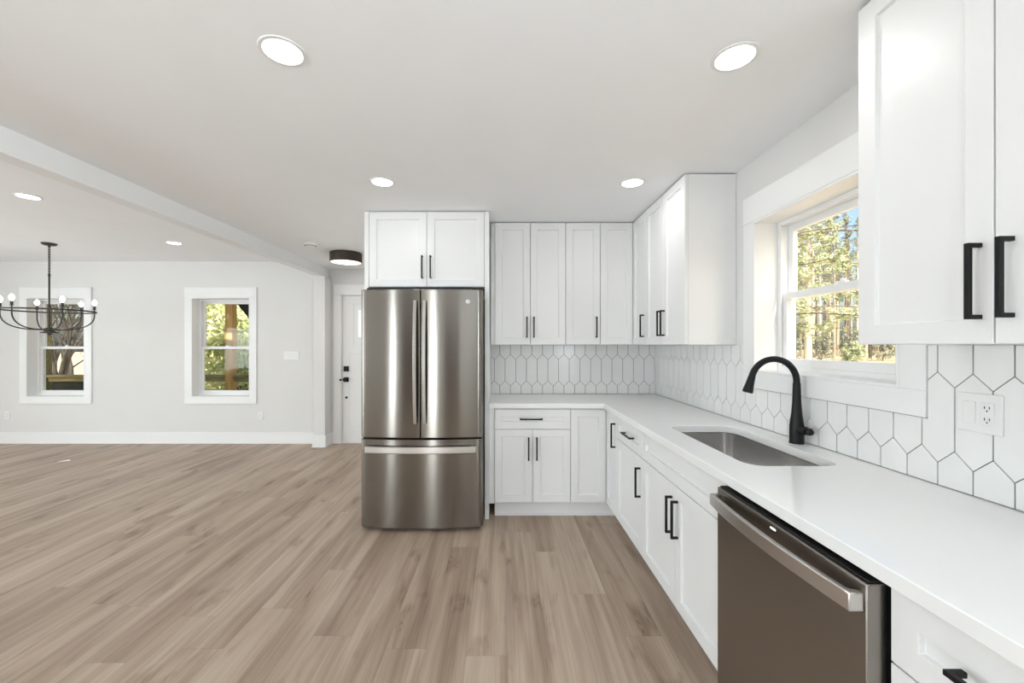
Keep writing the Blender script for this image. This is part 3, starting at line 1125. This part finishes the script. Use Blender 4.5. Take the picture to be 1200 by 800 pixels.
xs = [L0 + (L1 - L0) * k / n for k in range(n + 1)]
def dyo(x):
    u = (x - wd / 2) / ((L1 - L0) / 2)
    return -0.072 - 0.018 * (1 - u * u)
poly = [(x, dyo(x)) for x in xs] + [(L1, -0.0395), (L1 - 0.014, -0.0395), (L1 - 0.020, dyo(L1 - 0.02) + 0.018)]
poly += [(x, dyo(x) + 0.016) for x in reversed(xs[1:-1])]
poly += [(L0 + 0.020, dyo(L0 + 0.02) + 0.018), (L0 + 0.014, -0.0395), (L0, -0.0395)]
mb.prism(poly, 'z', 0.797, 0.838)
mb.build('handle', M['steel_l'], door, bevel=0.003)
mb = MB().box(0.004, wd - 0.004, 0.04, 0.055, 0.0, 0.10)
mb.build('kick_plate', M['dark'], t)


# ------------------------------------------------------------------ wall plates
def plate(name, label, cat, loc, rz, gangs, kinds, mat_='plastic'):
    """local: x along the wall, front faces -y, centred"""
    t = thing(name, label, cat, loc, rz)
    w = 0.07 + 0.046 * (gangs - 1)
    MB().box(-w / 2, w / 2, -0.006, -0.0004, -0.0585, 0.0585).build('face_plate', M['plastic'], t, bevel=0.0025)
    for g, k in enumerate(kinds):
        x = (g - (gangs - 1) / 2) * 0.046
        if k == 'switch':
            MB().box(x - 0.0165, x + 0.0165, -0.0082, -0.0062, -0.033, 0.033).build('rocker', M['plastic'], t, bevel=0.001)
        else:
            o = MB().box(x - 0.0165, x + 0.0165, -0.0082, -0.0062, -0.033, 0.033).build('receptacle', M['plastic'], t, bevel=0.001)
            s = MB()
            for zz in (-0.017, 0.017):
                for dx in (-0.006, 0.006):
                    s.box(x + dx - 0.001, x + dx + 0.001, -0.0088, -0.0083, zz - 0.002, zz + 0.006)
                s.lathe([(0, 0), (0.0022, 0), (0.0022, 0.0005), (0, 0.0005)], (x, -0.0083, zz - 0.0075), 10, (0, -1, 0))
            s.build('slots', M['dark'], o)
    return t


plate('outlet', 'white double wall plate with switch and outlet on the tiled right wall', 'outlet', (XR - 0.012, 1.207, 1.169), -PI / 2, 2, ['switch', 'outlet'])
plate('light_switch', 'white switch plate on the far wall between window and pilaster', 'light switch', (-2.945, YF, 1.225), 0, 4, ['switch'] * 4)
plate('outlet', 'white outlet low on the far wall, right of the window with the porch post', 'outlet', (-3.37, YF, 0.385), 0, 1, ['outlet'])
plate('outlet', 'white outlet low on the far wall at the left edge of the photo', 'outlet', (-6.90, YF, 0.395), 0, 1, ['outlet'])


# ------------------------------------------------------------------ ceiling lights
def can_light(loc, label):
    t = thing('recessed_light', label, 'ceiling light', loc, group='recessed ceiling lights')
    MB().lathe([(0.063, -0.001), (0.066, -0.005), (0.078, -0.004), (0.080, -0.0005), (0.063, -0.0004)], (0, 0, 0), 40).build('trim_ring', M['plastic'], t)
    MB().lathe([(0, -0.0035), (0.064, -0.0035), (0.064, -0.001), (0, -0.001)], (0, 0, 0), 40).build('lens', M['lens'], t)
    area_light('lamp', (0, 0, -0.012), (0, 0, -1), 0.124, 0.124, CAN_W, (1, 0.985, 0.965), t, 'DISK')
    return t


for x, y, z, lab in (
        (-0.79, 1.457, ZK, 'large recessed ceiling light at upper left of the kitchen, nearest the camera'),
        (0.852, 1.487, ZK, 'large recessed ceiling light in front of the near wall cabinet'),
        (-0.779, 2.623, ZK, 'recessed ceiling light in front of the cabinet above the refrigerator'),
        (0.844, 2.637, ZK, 'recessed ceiling light beside the corner wall cabinets'),
        (-3.716, 3.175, ZL, 'recessed living room ceiling light beside the beam, at the left edge'),
        (-3.745, 4.62, ZL, 'recessed living room ceiling light nearest the far wall')):
    can_light((x, y, z), lab)

t = thing('flush_ceiling_light', 'dark bronze drum flush ceiling light by the entry door', 'ceiling light', (-1.80, 4.66, ZK))
MB().lathe([(0.168, -0.004), (0.176, -0.004), (0.176, -0.110), (0.170, -0.112), (0.168, -0.104)], (0, 0, 0), 56).build('drum', M['bronze'], t)
MB().lathe([(0, -0.001), (0.15, -0.001), (0.175, -0.004), (0.174, -0.008), (0, -0.008)], (0, 0, 0), 56).build('mounting_plate', M['bronze'], t)
MB().lathe([(0.1675, -0.096), (0.1675, -0.106), (0.12, -0.112), (0, -0.115)], (0, 0, 0), 56).build('diffuser', M['lens_w'], t)
area_light('lamp', (0, 0, -0.125), (0, 0, -1), 0.28, 0.28, 2.5, (1, 0.93, 0.82), t, 'DISK')

t = thing('smoke_detector', 'small white smoke detector on the ceiling near the entry light', 'smoke detector', (-2.0, 4.22, ZK))
MB().lathe([(0, -0.0005), (0.068, -0.0005), (0.068, -0.012), (0.062, -0.022), (0.045, -0.034), (0.0, -0.036)], (0, 0, 0), 36).build('cover', M['plastic'], t)
MB().torus((0, 0, -0.026), 0.054, 0.004, 36, 6).build('vent_ring', M['dark'], t)

# chandelier
CX, CY = -5.19, 4.64
t = thing('chandelier', 'black ring chandelier with six candle bulbs hanging in the living room', 'chandelier', (CX, CY, 1.50))
zc = ZL - 1.50
MB().lathe([(0, zc - 0.001), (0.066, zc - 0.001), (0.066, zc - 0.012), (0.05, zc - 0.024), (0.012, zc - 0.03), (0.010, zc - 0.05), (0, zc - 0.05)], (0, 0, 0), 32).build('canopy', M['iron'], t)
mb = MB()
z = zc - 0.058
k = 0
ztop = 0.64
while z > ztop + 0.02:
    rot = Matrix.Rotation(PI / 2, 3, 'X') if k % 2 == 0 else Matrix.Rotation(PI / 2, 3, 'Y')
    sc_ = Matrix.Diagonal((0.75, 1.5, 1.0))
    if k % 2:
        sc_ = Matrix.Diagonal((1.5, 0.75, 1.0))
    mb.torus((0, 0, z), 0.0125, 0.0034, 16, 6, rot @ sc_)
    z -= 0.0275
    k += 1
mb.build('chain', M['iron'], t)
mb = MB().tube([(0, 0, 0.06), (0, 0, ztop + 0.03)], 0.0085, 12)
mb.lathe([(0, ztop + 0.045), (0.008, ztop + 0.04), (0.014, ztop + 0.03), (0.008, ztop + 0.012)], (0, 0, 0), 16)
mb.build('stem', M['iron'], t)
mb = MB().lathe([(0, -0.012), (0.012, -0.01), (0.02, 0.004), (0.075, 0.008), (0.075, 0.02), (0.045, 0.024), (0.042, 0.062), (0.02, 0.07), (0.0, 0.07)], (0, 0, 0), 28)
mb.build('hub', M['iron'], t)
RR, ZR = 0.385, 0.262
mb = MB()
prof = [(RR - 0.003, ZR - 0.008), (RR + 0.003, ZR - 0.008), (RR + 0.003, ZR + 0.008), (RR - 0.003, ZR + 0.008), (RR - 0.003, ZR - 0.008)]
mb.lathe(prof, (0, 0, 0), 96)
mb.build('ring', M['iron'], t)
for k in range(6):
    a = math.radians(33.2 + 60 * k)
    u = Vector((math.cos(a), math.sin(a), 0))
    pts = []
    rs_ = RR - 0.012
    for s in range(13):
        q = s / 12
        ang = q * PI / 2
        pts.append(u * (0.04 + (rs_ - 0.04) * math.sin(ang) ** 0.9) + Vector((0, 0, 0.045 + 0.17 * (1 - math.cos(ang)) ** 1.25)))
    pts.append(u * rs_ + Vector((0, 0, ZR + 0.03)))
    arm = MB().tube(pts, 0.0065, 8).build('arm', M['iron'], t)
    b0 = u * rs_ + Vector((0, 0, ZR + 0.028))
    MB().lathe([(0, 0), (0.016, 0), (0.018, 0.004), (0.012, 0.006), (0.012, 0.05), (0, 0.05)], b0, 18).build('candle_cup', M['iron'], arm)
    MB().lathe([(0.009, 0.05), (0.011, 0.056), (0.021, 0.072), (0.023, 0.084), (0.016, 0.104), (0.004, 0.118), (0, 0.12)], b0, 18).build('bulb', M['bulb'], arm)

mb = MB()  # thin white sheet stands in for a patch of sunlight on the floor
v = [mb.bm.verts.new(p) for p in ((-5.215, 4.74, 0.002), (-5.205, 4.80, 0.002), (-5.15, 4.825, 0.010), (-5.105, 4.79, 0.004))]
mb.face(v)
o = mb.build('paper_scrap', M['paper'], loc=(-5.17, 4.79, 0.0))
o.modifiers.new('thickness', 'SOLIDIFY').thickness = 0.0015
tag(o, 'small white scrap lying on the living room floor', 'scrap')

# ------------------------------------------------------------------ outside
mb = MB()
n = 40
def gz(x, y):
    return -0.40 + 0.10 * math.sin(x * 0.21 + 1.0) * math.cos(y * 0.17) - (0.25 if y > 6 and x < 0 else 0)
gx = [-120 + 240 * i / n for i in range(n + 1)]
gy = [-20 + 200 * i / n for i in range(n + 1)]
V = [[mb.bm.verts.new((x, y, gz(x, y) - 0.05)) for y in gy] for x in gx]
for i in range(n):
    for j in range(n):
        mb.face([V[i][j], V[i + 1][j], V[i + 1][j + 1], V[i][j + 1]])
o = mb.build('lawn', M['lawn'])
tag(o, 'dry tan lawn outside the sink window', 'lawn', kind='structure')


def blades(mb, c, rad, count, size, flat=1.0, thin=0.28):
    """a tuft of small pointed leaf blades around c"""
    for _ in range(count):
        d_ = Vector((random.gauss(0, 1), random.gauss(0, 1), random.gauss(0, flat))).normalized()
        p = Vector(c) + d_ * rad * random.uniform(0.2, 1)
        s = size * random.uniform(0.6, 1.3)
        a = Vector((random.gauss(0, 1), random.gauss(0, 1), random.gauss(0, 0.7))).normalized()
        b = a.cross(Vector((random.gauss(0, 1), random.gauss(0, 1), random.gauss(0, 1)))).normalized() * s * thin
        a *= s
        mb.face([mb.bm.verts.new(p - a), mb.bm.verts.new(p + b), mb.bm.verts.new(p + a), mb.bm.verts.new(p - b)])


def pine(x, y, h, r0, label, group, bark, leaf, first=0.35, nb=16, reach=2.2, tuft=14, size=0.16, droop=-0.1, name='pine_tree', lean=0.0, base=None):
    z0 = gz(x, y) - 0.15 if base is None else base
    t = thing(name, label, 'tree', (x, y, z0), group=group)
    top = Vector((lean * h, 0, h))
    mb = MB().tube([(0, 0, 0), top * 0.35, top * 0.7, top], [r0, r0 * 0.8, r0 * 0.5, 0.02], 10)
    br = []
    for k in range(nb):
        f = first + (1 - first) * (k + random.uniform(0, 0.8)) / nb
        a = random.uniform(0, 2 * PI)
        L = reach * (1.15 - 0.8 * (f - first) / (1 - first)) * random.uniform(0.7, 1.15)
        p0 = top * f
        d_ = Vector((math.cos(a), math.sin(a), random.uniform(-0.05, 0.3)))
        p1 = p0 + d_ * L * 0.5
        p2 = p0 + d_ * L + Vector((0, 0, droop * L))
        mb.tube([p0, p1, p2], [r0 * 0.22, r0 * 0.13, 0.008], 5, False)
        br.append((p0, p1, p2, L))
    mb.build('trunk', bark, t)
    mf = MB()
    for p0, p1, p2, L in br:
        m_ = max(3, int(L * 3.2))
        for s in range(m_):
            q = 0.3 + 0.7 * (s + random.random()) / m_
            c = p0.lerp(p1, q * 2) if q < 0.5 else p1.lerp(p2, q * 2 - 1)
            c = c + Vector((random.gauss(0, 0.16 * L * 0.6), random.gauss(0, 0.16 * L * 0.6), random.gauss(0, 0.12)))
            blades(mf, c, size * 2.0, tuft, size)
    mf.build('foliage', leaf, t, smooth=False)
    return t


# the pine near the sink window and its neighbours
pine(7.6, 12.2, 10.0, 0.17, 'sunlit pine nearest the sink window, branches filling its upper sash', None, M['bark'], M['needle'], first=0.24, nb=70, reach=3.6, tuft=34, size=0.07, droop=-0.08)
pine(16.6, 14.6, 10.5, 0.16, 'sunlit pine outside the sink window whose branches reach in from the right', None, M['bark'], M['needle'], first=0.22, nb=70, reach=3.5, tuft=34, size=0.075)
pine(12.6, 19.6, 11.0, 0.17, 'sunlit pine outside the sink window, behind the nearest pine', None, M['bark'], M['needle'], first=0.2, nb=70, reach=3.2, tuft=30, size=0.085)
pine(22.0, 29.2, 13, 0.25, 'pine with a thick pale bare trunk on the lawn outside the sink window', None, M['bark_l'], M['needle'], first=0.42, nb=34, reach=2.6, tuft=18, size=0.16)
proto = []
for k in range(5):
    proto.append(pine(0, 0, random.uniform(18, 22), random.uniform(0.12, 0.19), 'tall thin pine in the woods beyond the dry lawn', 'pines in the woods beyond the lawn',
                      M['bark'] if k % 2 else M['bark_l'], M['needle_d'], first=0.5, nb=22, reach=0.8, tuft=12, size=0.2, base=0))
cnt = 0
pl = [(22.0, 29.2)]
for r_i in range(9):
    for c_i in range(14):
        ang = 0.56 + 0.62 * (c_i + 0.37 * (r_i % 3) + random.uniform(0.3, 0.7)) / 14
        Y_ = 48 + r_i * 4.6 + random.uniform(-0.5, 0.5)
        X_ = ang * Y_
        if any((X_ - a) ** 2 + (Y_ - b) ** 2 < 2.5 ** 2 for a, b in pl):
            continue
        pl.append((X_, Y_))
        o = proto[cnt % 5] if cnt < 5 else copy_tree(proto[cnt % 5])
        o.location = (X_, Y_, gz(X_, Y_) - 0.2)
        o.rotation_euler = (0, 0, random.uniform(0, 6.28))
        cnt += 1


def bush(x, y, h, w_, label, leaf, group=None, size=0.12, n=60, base=None, name='bush'):
    z0 = (gz(x, y) - 0.05) if base is None else base
    t = thing(name, label, 'bush', (x, y, z0), group=group)
    mb = MB()
    for k in range(7):
        a = random.uniform(0, 2 * PI)
        mb.tube([(0, 0, 0), (math.cos(a) * w_ * 0.25, math.sin(a) * w_ * 0.25, h * 0.5), (math.cos(a) * w_ * 0.45, math.sin(a) * w_ * 0.45, h * random.uniform(0.7, 0.95))], [0.03, 0.02, 0.006], 5)
    mb.build('stem', M['bark'], t)
    mf = MB()
    for k in range(n):
        a = random.uniform(0, 2 * PI)
        rr = w_ * 0.5 * math.sqrt(random.random())
        zz = h * random.uniform(0.12, 1.0) * (1 - 0.4 * (rr / (w_ * 0.5)) ** 2)
        blades(mf, (rr * math.cos(a), rr * math.sin(a), zz), size * 2.2, 14, size, thin=0.4)
    mf.build('foliage', leaf, t, smooth=False)
    return t


bush(34.2, 39.5, 2.2, 1.8, 'light green bush standing out in front of the woods beyond the lawn', M['needle'], size=0.10, n=160)
bproto = bush(0, 0, 4.2, 2.2, 'grey-green undergrowth bush along the foot of the woods', M['needle_d'], 'undergrowth along the woods', size=0.13, n=130, base=0)
for k in range(9):
    o = bproto if k == 0 else copy_tree(bproto)
    Y_ = 44.6 + 0.5 * (k % 2)
    X_ = Y_ * (0.56 + 0.68 * k / 9)
    o.location = (X_, Y_, gz(X_, Y_) - 0.1)
    o.rotation_euler = (0, 0, random.uniform(0, 6.28))
    o.scale = (1, 1, random.uniform(0.7, 1.2))

# porch outside the living room windows
PZ = -0.12
mb = MB()
k = 0
y = YF + T + 0.02
while y < 7.78:
    mb.box(-9.0, -1.0, y, y + 0.135, PZ - 0.035, PZ)
    y += 0.141
mb.box(-9.0, -1.0, YF + T + 0.02, 7.80, PZ - 0.2, PZ - 0.036)
tag(mb.build('porch_deck', M['wood_d'], bevel=0.002), 'weathered board porch deck outside the living room windows', 'porch', kind='structure')


def porch_post(x, label, m='wood'):
    t = thing('porch_post', label, 'post', (x, 7.67, PZ))
    MB().box(-0.07, 0.07, -0.07, 0.07, 0, 2.905).build('timber', M[m], t, bevel=0.006)
    MB().box(-0.085, 0.085, -0.085, 0.085, 0, 0.10).build('post_base', M['wood_d'], t, bevel=0.004)
    return t


porch_post(-5.14, 'timber porch post seen through the right-hand living room window')
porch_post(-8.67, 'weathered porch post seen at the left of the window behind the chandelier', 'wood_d')  # darker lumber stands in for the shade on this post
def railing(x0, x1, label):
    t = thing('porch_railing', label, 'railing', ((x0 + x1) / 2, 7.67, PZ))
    h_ = (x1 - x0) / 2
    MB().box(-h_, h_, -0.07, 0.07, 0.885, 0.925).build('top_rail', M['wood_d'], t, bevel=0.004)
    MB().box(-h_, h_, -0.019, 0.019, 0.80, 0.883).build('top_rail', M['wood_d'], t, bevel=0.003)
    for z in (0.18, 0.40, 0.62):
        MB().box(-h_, h_, -0.02, 0.02, z - 0.022, z + 0.022).build('rail', M['wood_d'], t, bevel=0.003)
    return t
rl = railing(-8.58, -5.225, 'weathered timber railing left of the porch post')
MB().box(-1.66, -0.55, 0.03, 0.05, 0.04, 0.80).build('solid_panel', M['roof'], rl, bevel=0.002)['label'] = 'dark solid panel behind the railing'
railing(-5.055, -2.0, 'weathered timber railing right of the porch post')
mb = MB().box(-9.2, -0.9, YF + T + 0.01, 7.95, 2.79, 2.90)  # slab out of view, added to keep sun off the porch post
tag(mb.build('porch_roof', M['wood_d'], bevel=0.004), 'board roof over the porch outside the living room windows', 'roof', kind='structure')
mb = MB()
mb.prism([(-5.62, 2.35), (-5.55, 2.38), (-4.2, 0.72), (-4.2, 2.9), (-5.62, 2.9)], 'y', 8.25, 8.40)
tag(mb.build('roof_panel', M['roof'], bevel=0.004), 'dark sloping roof panel beyond the porch post', 'roof')

for (x, y, h, w_) in ((-7.9, 11.5, 3.6, 3.4), (-6.6, 13.0, 4.6, 3.6), (-9.2, 14.0, 5.2, 4.0), (-8.0, 16.5, 6.0, 5.0)):
    pass
lab = ['bright green tree left of the porch post, in the right-hand window', 'tall bright green tree far behind the porch post', 'green tree standing behind the dark roof panel']
for (x, y, h, w_), l in zip(((-8.3, 12.4, 4.6, 2.1), (-11.9, 17.6, 7.0, 4.6), (-6.5, 10.4, 3.6, 1.8)), lab):
    bush(x, y, h, w_, l, M['leafy'], size=0.085, n=460, name='leafy_tree')

# bare winter trees outside the left window
def bare_tree(x, y, h, r0, label, lean):
    t = thing('bare_tree', label, 'tree', (x, y, gz(x, y) - 0.15))
    mb = MB()
    def grow(p, d_, L, r, depth):
        p1 = p + d_ * L * 0.5 + Vector((random.gauss(0, 0.05), random.gauss(0, 0.05), 0)) * L
        p2 = p1 + (d_ + Vector((random.gauss(0, 0.12), random.gauss(0, 0.12), 0.05))).normalized() * L * 0.5
        mb.tube([p, p1, p2], [r, r * 0.85, r * 0.65], 7 if depth < 2 else 4, False)
        if depth >= (5 if r0 > 0.08 else 4):
            return
        for _ in range(3 if depth else 4):
            nd_ = (d_ + Vector((random.gauss(0, 0.55), random.gauss(0, 0.55), random.gauss(0.05, 0.4)))).normalized()
            grow(p2 if random.random() < 0.6 else p1, nd_, L * random.uniform(0.55, 0.8), r * 0.55, depth + 1)
    grow(Vector((0, 0, 0)), Vector(lean).normalized(), h, r0, 0)
    mb.build('trunk', M['bark_d'], t)
    return t


bare_tree(-12.4, 11.0, 2.2, 0.085, 'bare tree with leaning trunk in the right half of the window behind the chandelier', (0.1, 0, 1))
bare_tree(-14.8, 13.6, 2.2, 0.085, 'bare dark tree in the middle of the window behind the chandelier', (0.2, 0, 1))
bare_tree(-21.5, 19.4, 2.8, 0.10, 'bare tree farther back outside the window behind the chandelier', (0.05, 0, 1))
bare_tree(-17.6, 16.6, 2.4, 0.06, 'slender bare tree at the right edge of the window behind the chandelier', (-0.15, 0, 1))
bare_tree(-26.5, 24.8, 3.0, 0.09, 'most distant bare tree outside the window behind the chandelier', (-0.1, 0, 1))
